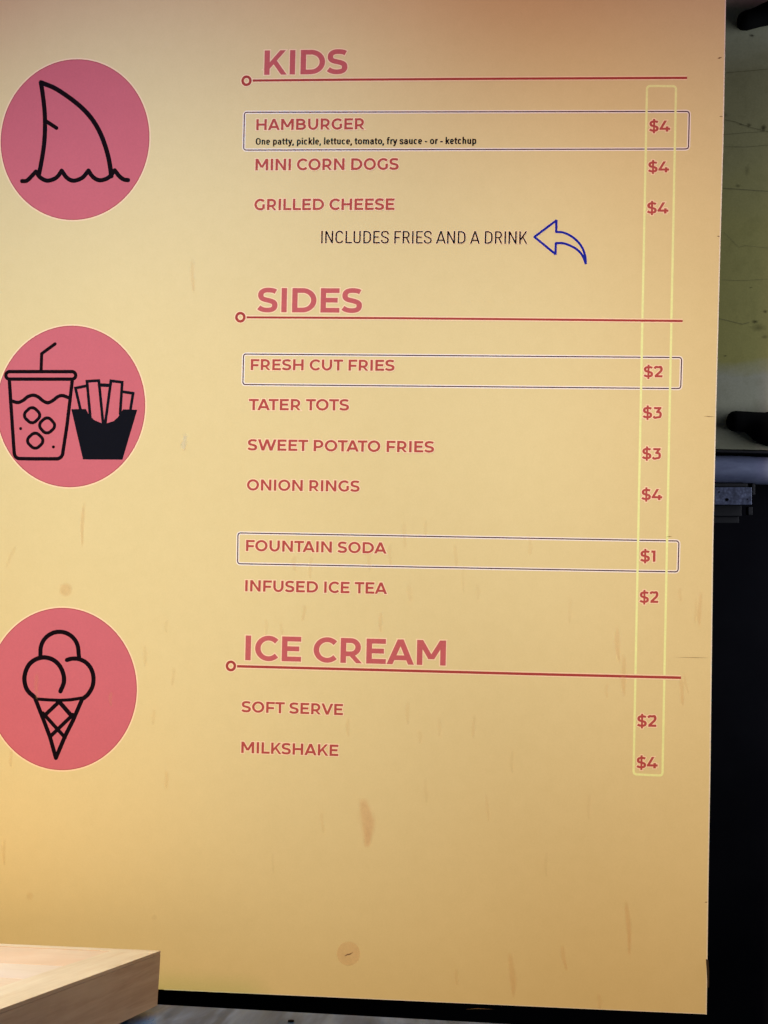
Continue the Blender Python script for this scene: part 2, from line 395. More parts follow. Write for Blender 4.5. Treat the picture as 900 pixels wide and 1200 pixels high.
    if ch == 'K':
        e = A - .03
        return [S((l, 0), (l, 1)), ('d', l - .02, e - hw * .62, .23, 1), ('d', e - hw * .4, l + (e - l) * .36, 0, .57)]
    if ch == '1': return [S((A - .13 - h, 0), (A - .13 - h, 1)), S((.06, 1 - q), (A - .13 - h, 1 - q))]
    if ch == '2':
        return [('s', spline([(.06, .80), (.20, .93), (.41, 1.01 - q), (.62, .935), (.70, .745), (.64, .57), (.50, .42)], 6) + [(.17, q + .02)], False), S((.09, q), (.80, q))]
    if ch == '3':
        return [S((.10, 1 - q), (.76, 1 - q)), ('d', .40, .66, .52, .97), ('s', [(.30, .565), (.42, .565)] + spline([(.48, .565), (.64, .51), (.70, .33), (.63, .13), (.41, q - .012), (.20, .05), (.05, .17)], 6)[1:], False)]
    if ch == '4':
        return [('d', .115, .56, .24, 1), S((.02, .255), (.97, .255)), S((.70, 0), (.70, .47))]
    # --- lower case, x height .74
    X = .74
    def rnd(a0, a1, x0=None, x1=None, y1=X): return round_path(o + h if x0 is None else x0, A - o - h if x1 is None else x1, a0, a1, 0, y1)
    if ch == 'o': return [('s', rnd(0, 360)[:-1], True)]
    if ch == 'c': return [('s', rnd(30, 325), False)]
    if ch == 'e': return [('s', rnd(0, 325), False), S((o + h, .37), (A - o - h, .37))]
    if ch == 'n' or ch == 'h':
        rr = (r - l) / 2
        return [S((l, 0), (l, X if ch == 'n' else 1.06)), ('s', [(r, 0)] + arc((l + r) / 2, X - q - rr * .9, rr, rr * .9, 0, 165, 16), False)]
    if ch == 'm':
        m_ = (l + r) / 2; rr = (m_ - l) / 2; out = [S((l, 0), (l, X))]
        for c_ in ((l + m_) / 2, (m_ + r) / 2): out.append(('s', [(c_ + rr, 0)] + arc(c_, X - q - rr, rr, rr, 0, 160, 14), False))
        return out
    if ch == 'u':
        rr = (r - l) / 2
        return [S((r, 0), (r, X)), ('s', [(l, X)] + arc((l + r) / 2, q + rr * .9, rr, rr * .9, 180, 345, 16), False)]
    if ch == 'r': return [S((l, 0), (l, X)), ('s', spline([(l, .45), (l + .06, .60), (l + .16, .665), (A - .01, .67)], 5), False)]
    if ch == 'i': return [S((A / 2, 0), (A / 2, X)), S((A / 2, .87), (A / 2, 1.03))]
    if ch == 't': return [('s', [(A * .45, .93), (A * .45, .2)] + spline([(A * .45, .2), (A * .55, .09), (A - .04, .065)], 5)[1:], False), S((.02, X - q), (A - .03, X - q))]
    if ch == 'f': return [('s', [(A * .42, 0), (A * .42, .82)] + spline([(A * .42, .82), (A * .52, .97), (A - .01, .995)], 5)[1:], False), S((.02, X - q), (A - .05, X - q))]
    if ch == 'p': return [S((l, -.27), (l, X)), ('s', rnd(-160, 160, l, A - o - h), False)]
    if ch == 'a': return [('s', [(r, 0), (r, .50)] + spline([(r, .50), (r - .05, .63), ((l + r) / 2, X - q + .01), (l + .01, .60), (l, .53)], 5)[1:], False),
                          ('s', spline([(r, .42), ((l + r) / 2, .41), (l - .01, .33), (l - .03, .21), (l + .03, .08), ((l + r) / 2 - .03, .055), (r, .17)], 5), False)]
    if ch == 's':
        W = A - .09
        return [('s', spline([(.045 + a * W, b * X) for a, b in [(.88, .73), (.74, .89), (.5, .925), (.26, .88), (.17, .72), (.30, .58), (.52, .51), (.78, .41), (.86, .25), (.74, .10), (.5, .07), (.24, .11), (.11, .28)]], 5), False)]
    if ch == 'k': return [S((l, 0), (l, 1.06)), ('d', l, A - .10, .20, X), ('d', A - .08, l + .12, 0, .42)]
    if ch == 'y': return [('d', A / 2, A - .08, 0, X), ('d', A / 2 + .02, .08, 0, X), ('s', spline([(A / 2 + .03, .08), (A / 2 - .03, -.12), (A / 2 - .10, -.21), (.06, -.215)], 5), False)]
    if ch == ',': return [('d', .07, .14, -.20, .14)]
    if ch == '-': return [S((.04, .36), (A - .04, .36))]
    return []

def lettering(name, text, font, pl, yl_base, yl_top, pr, yr_base, parent, mats, halo_px=0.0, base=.0004, label=None):
    """set one printed line; ends given by their sight lines on the board plane"""
    fn = FONTS[font]; x = 0; placed = []
    for i, ch in enumerate(text):
        if i and (text[i - 1], ch) in KERN and font in ('bold', 'semi'): x += KERN[(text[i - 1], ch)]
        if ch != ' ': placed.append((ch, x))
        x += fn['adv'][ch]
    # ink extents
    def strokes(ch, x0, g):
        out = []
        for st in glyph(ch, fn):
            if st[0] == 's':
                wf = lambda tx, ty: fn['w'] * ty * ty + fn['t'] * tx * tx
                L, R_ = sweep(st[1], wf, g, closed=st[2]); out.append(('strip', [(a + x0, b) for a, b in L], [(a + x0, b) for a, b in R_], st[2]))
            elif st[0] == 'sw':
                L, R_ = sweep(st[1], lambda a, b: st[2], g); out.append(('strip', [(a + x0, b) for a, b in L], [(a + x0, b) for a, b in R_], False))
            else:
                _, xb, xt, y0, y1 = st; hw = fn['w'] * 1.06
                sl = (xt - xb) / (y1 - y0); gg = g * math.sqrt(1 + sl * sl)
                a, b = xb - sl * g, xt + sl * g
                out.append(('poly', [(a - hw / 2 - gg + x0, y0 - g), (a + hw / 2 + gg + x0, y0 - g), (b + hw / 2 + gg + x0, y1 + g), (b - hw / 2 - gg + x0, y1 + g)]))
        return out
    xs = []
    for ch, x0 in (placed[0], placed[-1]):
        for s_ in strokes(ch, x0, 0):
            for part in s_[1:3]:
                if isinstance(part, list): xs += [p[0] for p in part]
    xmin, xmax = min(xs), max(xs)
    P0 = Vector(on_board(pl, yl_base)); P1 = Vector(on_board(pr, yr_base)); T0 = Vector(on_board(pl, yl_top))
    ux = (P1 - P0) / (xmax - xmin); cap = (P0 - T0).length; uy = Vector((0, -cap))
    mp = lambda p: tuple(P0 + ux * (p[0] - xmin) + uy * p[1])
    k = Ink(base)
    for pas in ((1, halo_px / (yl_base - yl_top)), (0, 0.0)):
        if pas[0] == 1 and halo_px <= 0: continue
        for ch, x0 in placed:
            for s_ in strokes(ch, x0, pas[1]):
                if s_[0] == 'strip': k.strip([mp(p) for p in s_[1]], [mp(p) for p in s_[2]], pas[0], s_[3])
                else: k.poly([mp(p) for p in s_[1]], pas[0])
    o = k.build(name, mats, parent)
    if label: o['label'] = label
    return o

# ------------------------------------------------------------------ SETTING: dark truck interior
Z_WALL = 0.285
prism('interior_wall', [(-1.6, -1.2), (2.4, -1.2), (2.4, 2.0), (-1.6, 2.0)], Z_WALL + .012, Z_WALL + .05, M_dark, to_w=B2W)['kind'] = 'structure'

# ------------------------------------------------------------------ the menu board
board = empty('menu_board', B2W(0.15, 1.08, 0.004))
tag(board, 'yellow menu board listing kids meals, sides and ice cream with prices', 'menu board')
edge = [(852, -20), (851, 0), (848.4, 150), (844.2, 300), (839.8, 470), (836, 640), (832.8, 900), (830.4, 1040), (828.4, 1189)]
TH = 0.006
pts = [on_board(u, v) for u, v in edge]
bl = on_board(190, 1160); br = pts[-1]
sl = (br[1] - bl[1]) / (br[0] - bl[0])
top_x = pts[0][0]
outline = [(-0.50, -0.30), (top_x + .001, -0.30)] + pts + [(-0.50, bl[1] + sl * (-0.50 - bl[0]))]
prism('panel', outline, 0, TH, [M_board, M_core], board, B2W, side_mat=1, bev=0.0008, origin=B2W(.05, .5, 0))
# pale strips painted along the right and bottom edges for the light they catch
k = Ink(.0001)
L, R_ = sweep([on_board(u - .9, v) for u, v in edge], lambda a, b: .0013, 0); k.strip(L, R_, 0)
k.build('painted_edge_light', [M_edgelight], board)
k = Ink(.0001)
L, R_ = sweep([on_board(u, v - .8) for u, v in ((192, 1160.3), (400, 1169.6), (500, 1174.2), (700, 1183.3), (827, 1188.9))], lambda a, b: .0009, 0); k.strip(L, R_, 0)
k.build('painted_edge_light', [M_edgelight], board)
# battens on the back that carry the board off the wall
for x in (-.36, .40):
    prism('batten', [(x - .02, -.25), (x + .02, -.25), (x + .02, 1.0), (x - .02, 1.0)], TH + .0005, Z_WALL + .012, M_void, board, B2W, origin=B2W(x, .4, .05))

def disc(cu, cv, ru, rv, grow, k, mat, n=96):
    c = on_board(cu, cv); ex = on_board(cu + ru + grow, cv); ey = on_board(cu, cv + rv + grow)
    rx = ex[0] - c[0]; ry = ey[1] - c[1]
    k.poly([(c[0] + rx * math.cos(2 * PI * i / n), c[1] - ry * math.sin(2 * PI * i / n)) for i in range(n)], mat)
DISCS = [(87.6, 163.5, 87.5, 94.3, 'round pink disc with shark fin drawing'), (82.7, 476.2, 87.5, 94.8, 'round pink disc with cup and fries drawing'), (72.6, 807.3, 87.8, 95.3, 'round pink disc with ice cream cone drawing')]
disc_objs = []
for cu, cv, ru, rv, lb in DISCS:
    k = Ink(.0001); disc(cu, cv, ru, rv, 1.7, k, 1); disc(cu, cv, ru, rv, 0.0, k, 2); disc(cu, cv, ru, rv, -.9, k, 0)
    o = k.build('logo_disc', [M_pink, M_halo, M_pinkedge], board); o['label'] = lb; disc_objs.append(o)

def line_art(name, strokes, base, mats, parent, ox, oy, sc, label=None, fills=()):
    k = Ink(base)
    for pts_ in fills: k.poly([on_board(ox + a / sc, oy + b / sc) for a, b in pts_], 0)
    for st in strokes:
        pts_, wd, closed = st[0], st[1], (len(st) > 2 and st[2])
        pb = [on_board(ox + a / sc, oy + b / sc) for a, b in pts_]
        ww = wd / sc * PXM
        L, R_ = sweep(pb, lambda a, b: ww, 0, closed=closed); k.strip(L, R_, 0, closed)
        if not closed:
            for e in (pb[0], pb[-1]): k.poly([(e[0] + ww / 2 * math.cos(2 * PI * i / 14), e[1] + ww / 2 * math.sin(2 * PI * i / 14)) for i in range(14)], 0)
        for c_ in (st[3] if len(st) > 3 else ()):
            e = pb[c_]; k.poly([(e[0] + ww / 2 * math.cos(2 * PI * i / 14), e[1] + ww / 2 * math.sin(2 * PI * i / 14)) for i in range(14)], 0)
    o = k.build(name, mats, parent)
    if label: o['label'] = label
    return o
PXM = on_board(451, 600)[0] - on_board(450, 600)[0]

# shark fin and waves (traced at 4.09 x)
sc = 900 / 220
fin_back = spline([(199, 192), (262, 218), (330, 262), (392, 312), (440, 365), (478, 428), (506, 500), (524, 570), (534, 640)], 8)
fin_front = spline([(196, 190), (206, 255), (214, 330), (216, 400), (213, 470), (204, 540), (188, 628)], 8)
wave = spline([(106, 664), (128, 662), (150, 642), (172, 618)], 6)
w1 = spline([(172, 618), (192, 645), (218, 660), (240, 660), (272, 646), (296, 614)], 6)
w2 = spline([(296, 614), (318, 645), (342, 660), (366, 660), (398, 645), (424, 613)], 6)
w3 = spline([(424, 613), (444, 642), (470, 658), (494, 658), (524, 644), (550, 612)], 6)
w4 = spline([(550, 612), (572, 640), (594, 656), (614, 659)], 6)
line_art('shark_fin_drawing', [(fin_back, 23, False), (fin_front, 22, False), ([(214, 372), (271, 409)], 19), (wave, 21), (w1, 21), (w2, 21), (w3, 21), (w4, 21)],
         .0003, [M_black], disc_objs[0], 0, 50, sc)
# drink cup
def rrect(x0, y0, x1, y1, r, n=6):
    r = r * .999
    return arc(x1 - r, y1 - r, r, r, 0, 90, n) + arc(x0 + r, y1 - r, r, r, 90, 180, n) + arc(x0 + r, y0 + r, r, r, 180, 270, n) + arc(x1 - r, y0 + r, r, r, 270, 360, n)
def diamond(cx, cy, rx, ry, rnd, ang=0):
    base = rrect(-1, -1, 1, 1, rnd); out = []
    for a, b in base:
        x, y = (a - b) / 2, (a + b) / 2
        ca, sa = math.cos(math.radians(ang)), math.sin(math.radians(ang))
        x, y = x * ca - y * sa, x * sa + y * ca
        out.append((cx + x * rx, cy + y * ry))
    return out
body = [(45, 308), (56, 480), (68, 655)] + arc(94, 656, 26, 29, 180, 90, 6)[1:] + [(170, 686), (272, 686)] + arc(272, 656, 29, 30, 90, 10, 6)[1:] + [(322, 520), (346, 315)]
liquid = spline([(54, 408), (86, 416), (112, 405), (134, 388), (160, 381), (184, 390), (206, 408), (230, 417), (254, 406), (278, 388), (300, 383), (332, 394)], 6)
cup = [(rrect(28, 268, 363, 304, 18), 17, True), (body, 17.5), (liquid, 17), ([(197, 262), (200, 182), (264, 135)], 16, False, (1,)),
       (diamond(154, 477, 47, 46, .75), 15.5, True), (diamond(226, 526, 46, 46, .75, 3), 15.5, True), (diamond(169, 599, 47, 46, .75), 15.5, True),
       ([(99, 541), (99.5, 541)], 15), ([(256, 629), (256.5, 629)], 15)]
line_art('drink_cup_drawing', cup, .0003, [M_black], disc_objs[1], 0, 370, sc, 'line drawing of a lidded drink with straw and ice')
ff = [([(385, 447), (362, 347), (416, 336)], 14, False), ([(434, 498), (417, 314), (474, 311), (494, 514)], 14, False), ([(476, 332), (526, 334)], 17), ([(505, 514), (532, 312), (586, 319), (576, 470)], 14, False),
      ([(586, 364), (638, 372), (626, 447)], 14, False)]
box_fill = [(342, 448), (412, 447), (428, 478), (452, 500), (486, 515), (510, 516), (545, 505), (566, 486), (590, 449), (658, 451), (587, 690), (398, 689)]
line_art('fries_box_drawing', ff, .0003, [M_navy], disc_objs[1], 0, 370, sc, 'line drawing of fries in a solid dark box', fills=[box_fill])
# ice cream
scoop_l = spline([(165, 478), (132, 446), (118, 405), (121, 362), (140, 322), (172, 297), (210, 288), (250, 297), (283, 324), (303, 365), (306, 408), (290, 450)], 6)
scoop_t = arc(285, 257, 91, 92, 178, 0, 20)
scoop_t = [(194, 286)] + [(285 + (x - 285), 257 - (y - 257)) for x, y in scoop_t] + [(379, 288)]
scoop_r = spline([(321, 300), (346, 294), (378, 296), (412, 312), (437, 343), (448, 382), (444, 425), (424, 462), (402, 483)], 6)
cone = [([(160, 478), (180, 488), (225, 491), (285, 494), (340, 491), (402, 481)], 16), (scoop_l, 22), (scoop_t, 21), (scoop_r, 21),
        ([(170, 488), (208, 585), (240, 670), (268, 770)], 20), ([(394, 488), (350, 590), (312, 665), (268, 770)], 20),
        ([(210, 570), (284, 500)], 19), ([(284, 500), (345, 570)], 21), ([(206, 555), (312, 672)], 18), ([(350, 562), (240, 668)], 18)]
line_art('ice_cream_cone_drawing', cone, .0003, [M_black], disc_objs[2], 0, 700, sc)

# framed rows
def frame_box(name, tl, tr, br_, bl_, wd, mats, base, r_px, halo, label=None):
    P = [Vector(on_board(*p)) for p in (tl, tr, br_, bl_)]; rr = r_px * PXM; n = 6; path = []
    for i in range(4):
        p = P[i]; a = (P[i - 1] - p).normalized(); b = (P[(i + 1) % 4] - p).normalized()
        for j in range(n + 1):
            t = j / n; q0 = p + a * rr; q1 = p + b * rr
            path.append(tuple(q0 * (1 - t) ** 2 + p * 2 * t * (1 - t) + q1 * t * t))
    dense = []
    for i in range(len(path)):
        a = Vector(path[i]); b = Vector(path[(i + 1) % len(path)]); m = 1 if (b - a).length < .02 else 4
        dense += [tuple(a.lerp(b, j / m)) for j in range(m)]
    k = Ink(base)
    if halo:
        L, R_ = sweep(dense, lambda a, b: (wd + 2 * halo) * PXM, 0, closed=True); k.strip(L, R_, 1, True)
    L, R_ = sweep(dense, lambda a, b: wd * PXM, 0, closed=True); k.strip(L, R_, 0, True)
    o = k.build(name, mats, board)
    if label: o['label'] = label
    return o
PB = [M_purple, M_white]
frame_box('row_frame', (286.4, 131.6), (807.8, 130.6), (806.8, 174.6), (285.6, 175.9), 1.3, PB, .0002, 3.5, 1.25, 'thin purple frame around the hamburger row')
frame_box('row_frame', (285.5, 414.9), (798.8, 419.0), (797.7, 455.4), (284.6, 450.6), 1.3, PB, .0002, 3.5, 1.25, 'thin purple frame around the fresh cut fries row')
frame_box('row_frame', (278.9, 624.5), (795.6, 634.0), (794.6, 670.2), (278.4, 660.6), 1.3, PB, .0002, 3.5, 1.25, 'thin purple frame around the fountain soda row')
frame_box('price_column_frame', (758.2, 100.8), (792.2, 101.0), (776.3, 909.0), (742.4, 907.3), 2.6, [M_lime], .0003, 4, 0)

# headings, rules
RED = [M_red, M_halo]
def heading(text, l, b, t, r, rb): lettering('heading_text', text, 'bold', l, b, t, r, rb, board, [M_head, M_halo], 1.25, label='large red heading reading ' + text)
heading('KIDS', 308.8, 87.8, 59.2, 407, 86.6)
heading('SIDES', 301.3, 365.8, 337.4, 424, 366.6)
heading('ICE CREAM', 287.3, 773.6, 744.6, 522.2, 780.0)
def rule(cu, cv, pts_, wd, lb):
    k = Ink(.00045)
    P = [on_board(*p) for p in pts_]
    for mat, g in ((1, 1.3), (0, 0)):
        L, R_ = sweep(P, lambda a, b: (wd + 2 * g) * PXM, 0); k.strip(L, R_, mat)
    o = k.build('heading_rule', [M_rule, M_halo], board); o['label'] = lb
    k = Ink(.0005); c = on_board(cu, cv)
    for mat, r0, wdd in ((1, 4.6, 5.6), (0, 4.7, 3.1)):
        cir = [(c[0] + r0 * PXM * math.cos(2 * PI * i / 40), c[1] + r0 * 1.03 * PXM * math.sin(2 * PI * i / 40)) for i in range(40)]
        L, R_ = sweep(cir, lambda a, b: wdd * PXM, 0, closed=True); k.strip(L, R_, mat, True)
    k.build('rule_ring', [M_rule, M_halo], o)
rule(288.9, 94.7, [(293.5, 94.5), (400, 93.5), (600, 92.2), (805.2, 91.3)], 2.7, 'red rule under the kids heading')
rule(281.7, 371.8, [(286.5, 371.9), (450, 372.8), (620, 374.3), (800, 376.2)], 2.5, 'red rule under the sides heading')
rule(270.6, 780.4, [(275.2, 780.7), (450, 785.3), (620, 789.8), (798, 794.2)], 3.0, 'red rule under the ice cream heading')

# menu lines
ITEMS = [('HAMBURGER', 300.3, 152.6, 139.7, 427, 151.6), ('MINI CORN DOGS', 299.3, 199.8, 186.3, 467, 199.0), ('GRILLED CHEESE', 298, 246.4, 233.2, 462.2, 246),
         ('FRESH CUT FRIES', 293.8, 433.6, 420.9, 462.2, 434.6), ('TATER TOTS', 291.6, 480.6, 467.5, 408.9, 481.1), ('SWEET POTATO FRIES', 290.1, 527.7, 514.7, 508.5, 530.3),
         ('ONION RINGS', 289.3, 574.6, 561.7, 421.3, 576.3), ('FOUNTAIN SODA', 288.2, 645.6, 632.7, 452.9, 648.8), ('INFUSED ICE TEA', 287.3, 692.9, 679.7, 453.5, 696),
         ('SOFT SERVE', 282.9, 834.4, 821.5, 401.8, 838), ('MILKSHAKE', 282.7, 882.2, 869, 396.4, 886)]
for tx, l, b, t, r, rb in ITEMS:
    lettering('item_text', tx, 'semi', l, b, t, r, rb, board, RED, 1.1, label='red menu line reading ' + tx)
PR = [('$4', 760.5, 154.3, 141.3, 785.3), ('$4', 759.3, 202.0, 189.3, 784), ('$4', 758, 250.2, 237.2, 783.2), ('$2', 754, 442.1, 429.1, 776.5), ('$3', 753, 490.1, 476.9, 775.5),
      ('$3', 752.2, 538, 525, 774.5), ('$4', 751.5, 585.9, 572.9, 776), ('$1', 750, 658.2, 645, 768), ('$2', 749.3, 706.4, 693.1, 771.4), ('$2', 746.4, 851.6, 838.2, 769.2), ('$4', 745.7, 900.2, 886.9, 770.6)]
for (tx, l, b, t, r), it in zip(PR, ['hamburger', 'mini corn dogs', 'grilled cheese', 'fresh cut fries', 'tater tots', 'sweet potato fries', 'onion rings', 'fountain soda', 'infused ice tea', 'soft serve', 'milkshake']):
    lettering('price_text', tx, 'price', l, b, t, r, b + (r - l) * .008 * (1 if b > 380 else 0), board, RED, 1.1, label='red price %s beside %s' % (tx, it))
lettering('description_text', 'One patty, pickle, lettuce, tomato, fry sauce - or - ketchup', 'text', 299.7, 169.6, 161.9, 558, 168.7, board, [M_black, M_halo], 0, label='small black line listing the burger fillings')
lettering('note_text', 'INCLUDES FRIES AND A DRINK', 'cond', 376.3, 285, 270.6, 617.8, 285.8, board, [M_black, M_halo], 0.7, label='black note reading INCLUDES FRIES AND A DRINK')

# blue outline arrow
sc2 = 4.5
top = spline([(683, 121), (720, 124), (760, 142), (797, 172), (822, 208), (836, 250), (839, 288)], 6)
low = spline([(839, 288), (822, 246), (792, 213), (750, 190), (715, 180), (681, 180)], 6)
arrow = [(568, 147), (684, 60)] + top + low[1:] + [(679, 238)]
k = Ink(.0004)
pb = [on_board(500 + a / sc2, 245 + b / sc2) for a, b in arrow]
for mat, wd in ((1, 3.6), (0, 1.75)):
    # straight runs and curves separately so sharp corners stay crisp
    runs = [[pb[0], pb[1]], [pb[1], pb[2]], pb[2:2 + len(top)], pb[1 + len(top):len(pb) - 1], [pb[-2], pb[-1]], [pb[-1], pb[0]]]
    for rn in runs:
        L, R_ = sweep(rn, lambda a, b: wd * PXM, wd * .3 * PXM if mat == 0 else 0); k.strip(L, R_, mat)
k.build('curved_arrow', [M_blue, M_halo], board)

# stains, scratches, chips
def stain(u, v0, v1, wd, st, mat=None, lean=0.0, soft=.75):
    nx, ny = 7, 18; V = []; Fc = []; al = []; ph = random.random() * 9
    for j in range(ny + 1):
        b = j / ny
        wob = math.sin(b * 5 + ph) * .12 * wd; ww = wd * (.35 + .65 * math.sin(PI * min(1, b * .9 + .12)) ** .6) * (.9 + .1 * math.sin(b * 9 + ph * 2))
        for i in range(nx + 1):
            a = i / nx * 2 - 1
            x, y = on_board(u + lean * (b - .5) + wob + a * ww * .62, v0 - 2 + (v1 - v0 + 4) * b)
            V.append(B2W(x, y, -.00024 - random.random() * .000004))
            e = min(1, max(0, (1 - abs(a)) / soft)); f_ = min(1, b / .16) * min(1, (1 - b) / .10)
            al.append(st * (e * e * (3 - 2 * e)) * f_)
    for j in range(ny):
        for i in range(nx):
            q_ = j * (nx + 1) + i; Fc.append([q_, q_ + 1, q_ + nx + 2, q_ + nx + 1])
    cx, cy = on_board(u, (v0 + v1) / 2)
    o = mesh_obj('grease_stain', V, Fc, mat or M_stain, board, origin=B2W(cx, cy, -.0007))
    at = o.data.attributes.new('strength', 'FLOAT', 'POINT'); at.data.foreach_set('value', al)
    return o
def round_stain(u, v, r, st, mat=None, edge_=.8):
    V = [B2W(*on_board(u, v), -.000245)]; al = [st]; Fc = []; n = 28
    for ring, rr in enumerate((.5, edge_, 1.0)):
        for i in range(n):
            a = 2 * PI * i / n; x, y = on_board(u + r * rr * math.cos(a), v + r * rr * 1.05 * math.sin(a))
            V.append(B2W(x, y, -.000245)); al.append(st if ring == 0 else (st * .95 if ring == 1 else 0))
    for i in range(n):
        j = (i + 1) % n; Fc.append([0, 1 + i, 1 + j])
        for g in (0, 1): Fc.append([1 + g * n + i, 1 + (g + 1) * n + i, 1 + (g + 1) * n + j, 1 + g * n + j])
    o = mesh_obj('grease_stain', V, Fc, mat or M_stain, board, origin=B2W(*on_board(u, v), -.0007))
    at = o.data.attributes.new('strength', 'FLOAT', 'POINT'); at.data.foreach_set('value', al)
    return o
ST = [(226, 304, 342, 5, .40, 1), (97, 590, 640, 5, .55, -2), (724, 736, 775, 7, .38, 3), (731, 768, 815, 7, .40, 2), (797, 690, 703, 5, .25, 0), (820, 694, 733, 6, .40, -1), (799, 795, 826, 6, .40, 4), (804, 790, 812, 4, .25, 6),
      (711, 803, 816, 5, .2, 0), (736, 1056, 1118, 7, .50, 4), (600, 1117, 1168, 9, .42, 3), (661, 1108, 1136, 6, .38, 5), (535, 1136, 1153, 5, .22, 0), (571, 930, 962, 4, .22, 3), (499, 912, 940, 5, .15, 0),
      (5, 984, 1013, 5, .32, 0), (378, 953, 975, 5, .22, 1), (195, 903, 922, 5, .2, 0), (702, 1166, 1182, 7, .25, 1), (356, 710, 726, 5, .32, -1), (446, 718, 740, 5, .32, 1), (330, 732, 742, 5, .25, 0), (312, 726, 744, 5, .2, 0),
      (345, 652, 668, 7, .25, 0), (364, 652, 678, 5, .25, 0), (432, 640, 668, 6, .22, 1), (457, 638, 662, 5, .2, 0), (474, 612, 640, 6, .2, 0), (499, 610, 628, 5, .2, 0), (534, 638, 664, 6, .22, 0), (560, 685, 702, 5, .15, 0), (480, 685, 704, 6, .18, 0), (543, 660, 694, 4, .15, 0),
      (408, 842, 862, 6, .24, 1), (478, 822, 848, 6, .22, -1), (515, 842, 862, 5, .18, 0), (555, 838, 864, 5, .24, 0), (492, 858, 870, 5, .2, 0), (170, 757, 780, 5, .28, -1), (203, 783, 802, 5, .28, -1), (180, 832, 848, 5, .24, 0), (195, 728, 740, 5, .2, 0),
      (13, 880, 898, 5, .35, 1), (195, 905, 925, 7, .14, 0), (621, 628, 650, 5, .2, 0), (668, 700, 730, 5, .15, 0), (600, 880, 905, 5, .15, 0), (690, 930, 960, 5, .12, 0), (640, 1000, 1026, 5, .12, 0), (320, 1000, 1022, 4, .12, 0), (815, 700, 730, 4, .2, 0)]
for u, v0, v1, wd, st, ln in ST: stain(u, v0, v1, wd, st, None, ln)
stain(429, 936, 992, 18, .62, M_stainred, 3, .8); stain(13, 640, 664, 5, .25, None, -12); stain(216, 510, 526, 7, .5, M_smear, 0)
stain(43, 790, 818, 6, .35, M_stainred, 0); stain(130, 812, 826, 5, .35, M_stainred, 0)
round_stain(77, 691, 8.5, .62, edge_=.6); round_stain(408.5, 1117.5, 14, .42, M_stainred, .93); round_stain(35, 1050, 5, .3, edge_=.5); round_stain(181, 1075, 4, .2, edge_=.5)
def scratch(name, pts_, wd, mat):
    k = Ink(.0010); P = [on_board(*p) for p in pts_]
    n = len(P)
    L, R_ = sweep(P, lambda a, b: wd * PXM, 0)
    L[0] = R_[0] = P[0]; L[-1] = R_[-1] = P[-1]
    k.strip(L, R_, 0); return k.build(name, [mat], board)
for p, wd in (([(403.5, 1120.5), (407, 1118.5), (410, 1118), (414, 1115.5)], 1.3), ([(841, 68.6), (843, 68), (846, 67.3)], 1.5), ([(842.5, 136.6), (845, 136.4), (847, 136.6)], .9), ([(840, 276.8), (842, 277)  , (843.5, 277)], 1.1),
              ([(824, 487.6), (830, 488), (838.5, 488.4)], .5), ([(780, 629.2), (784, 628.7), (788, 628.6)], .6), ([(790, 770.2), (815, 770.6), (832, 770.8)], .35), ([(825.5, 1057.5), (827.5, 1057), (829, 1057.5)], 1.0),
              ([(545, 1182.6), (560, 1181.8), (580, 1182.6)], .5)):
    scratch('scratch', p, wd, M_scratch)
chip = prism('edge_chip', [on_board(*p) for p in ((827.2, 1124), (829.6, 1124.5), (830.6, 1138), (830.4, 1156), (829.0, 1157), (828.2, 1140))], -.0016, .004, M_dull, board, B2W, origin=B2W(*on_board(829, 1140), 0))

# ------------------------------------------------------------------ right side: painted panel, trim, bracket, grips (0.1 - 0.16 m behind the board)
ZP = 0.25
def bp(u, v, z=ZP): return on_board(u, v, z)
x_in = bp(800, 400)[0]; x_out = bp(900, 400)[0] + .55
yb_panel = bp(868, 526.5)[1]
sill = empty('painted_panel', B2W(x_in + .1, yb_panel, ZP + .02)); tag(sill, 'stained olive painted metal panel behind the right edge of the menu board', 'metal panel')
prism('panel_sheet', [(x_in, -.55), (x_out, -.55), (x_out, yb_panel + .003), (x_in, yb_panel)], ZP, ZP + .010, M_paint, sill, B2W, bev=.001, origin=B2W(x_in + .2, .1, ZP))
prism('lower_lip', [(x_in, yb_panel + .0012), (x_out, yb_panel + .0042), (x_out, yb_panel + .0075), (x_in, yb_panel + .0045)], ZP - .001, ZP + .02, M_galvdark, sill, B2W, bev=.0005, origin=B2W(x_in + .2, yb_panel, ZP))
def crack(pts_, wd):
    P = [bp(u, v) for u, v in pts_]; ww = wd * PXM * 0.95
    L, R_ = sweep(P, lambda a, b: ww, 0); k = Ink(-ZP + .0004); k.strip(L, R_, 0)
    return k.build('paint_crack', [M_crack], sill)
for p, wd in (([(846, 86), (870, 84), (902, 81)], .6), ([(848, 221), (860, 221.5), (880, 223), (902, 224.5)], .9), ([(848, 140), (862, 143), (878, 149), (902, 155)], .9), ([(848, 158), (870, 156), (902, 154)], .5),
              ([(845, 172), (874, 172.5), (902, 170)], .5), ([(843, 373.5), (856, 376.5), (870, 380), (878, 378)], .6), ([(848, 272), (866, 290), (874, 288), (902, 291)], .3), ([(846, 328), (870, 329), (902, 327)], .35)): crack(p, wd)
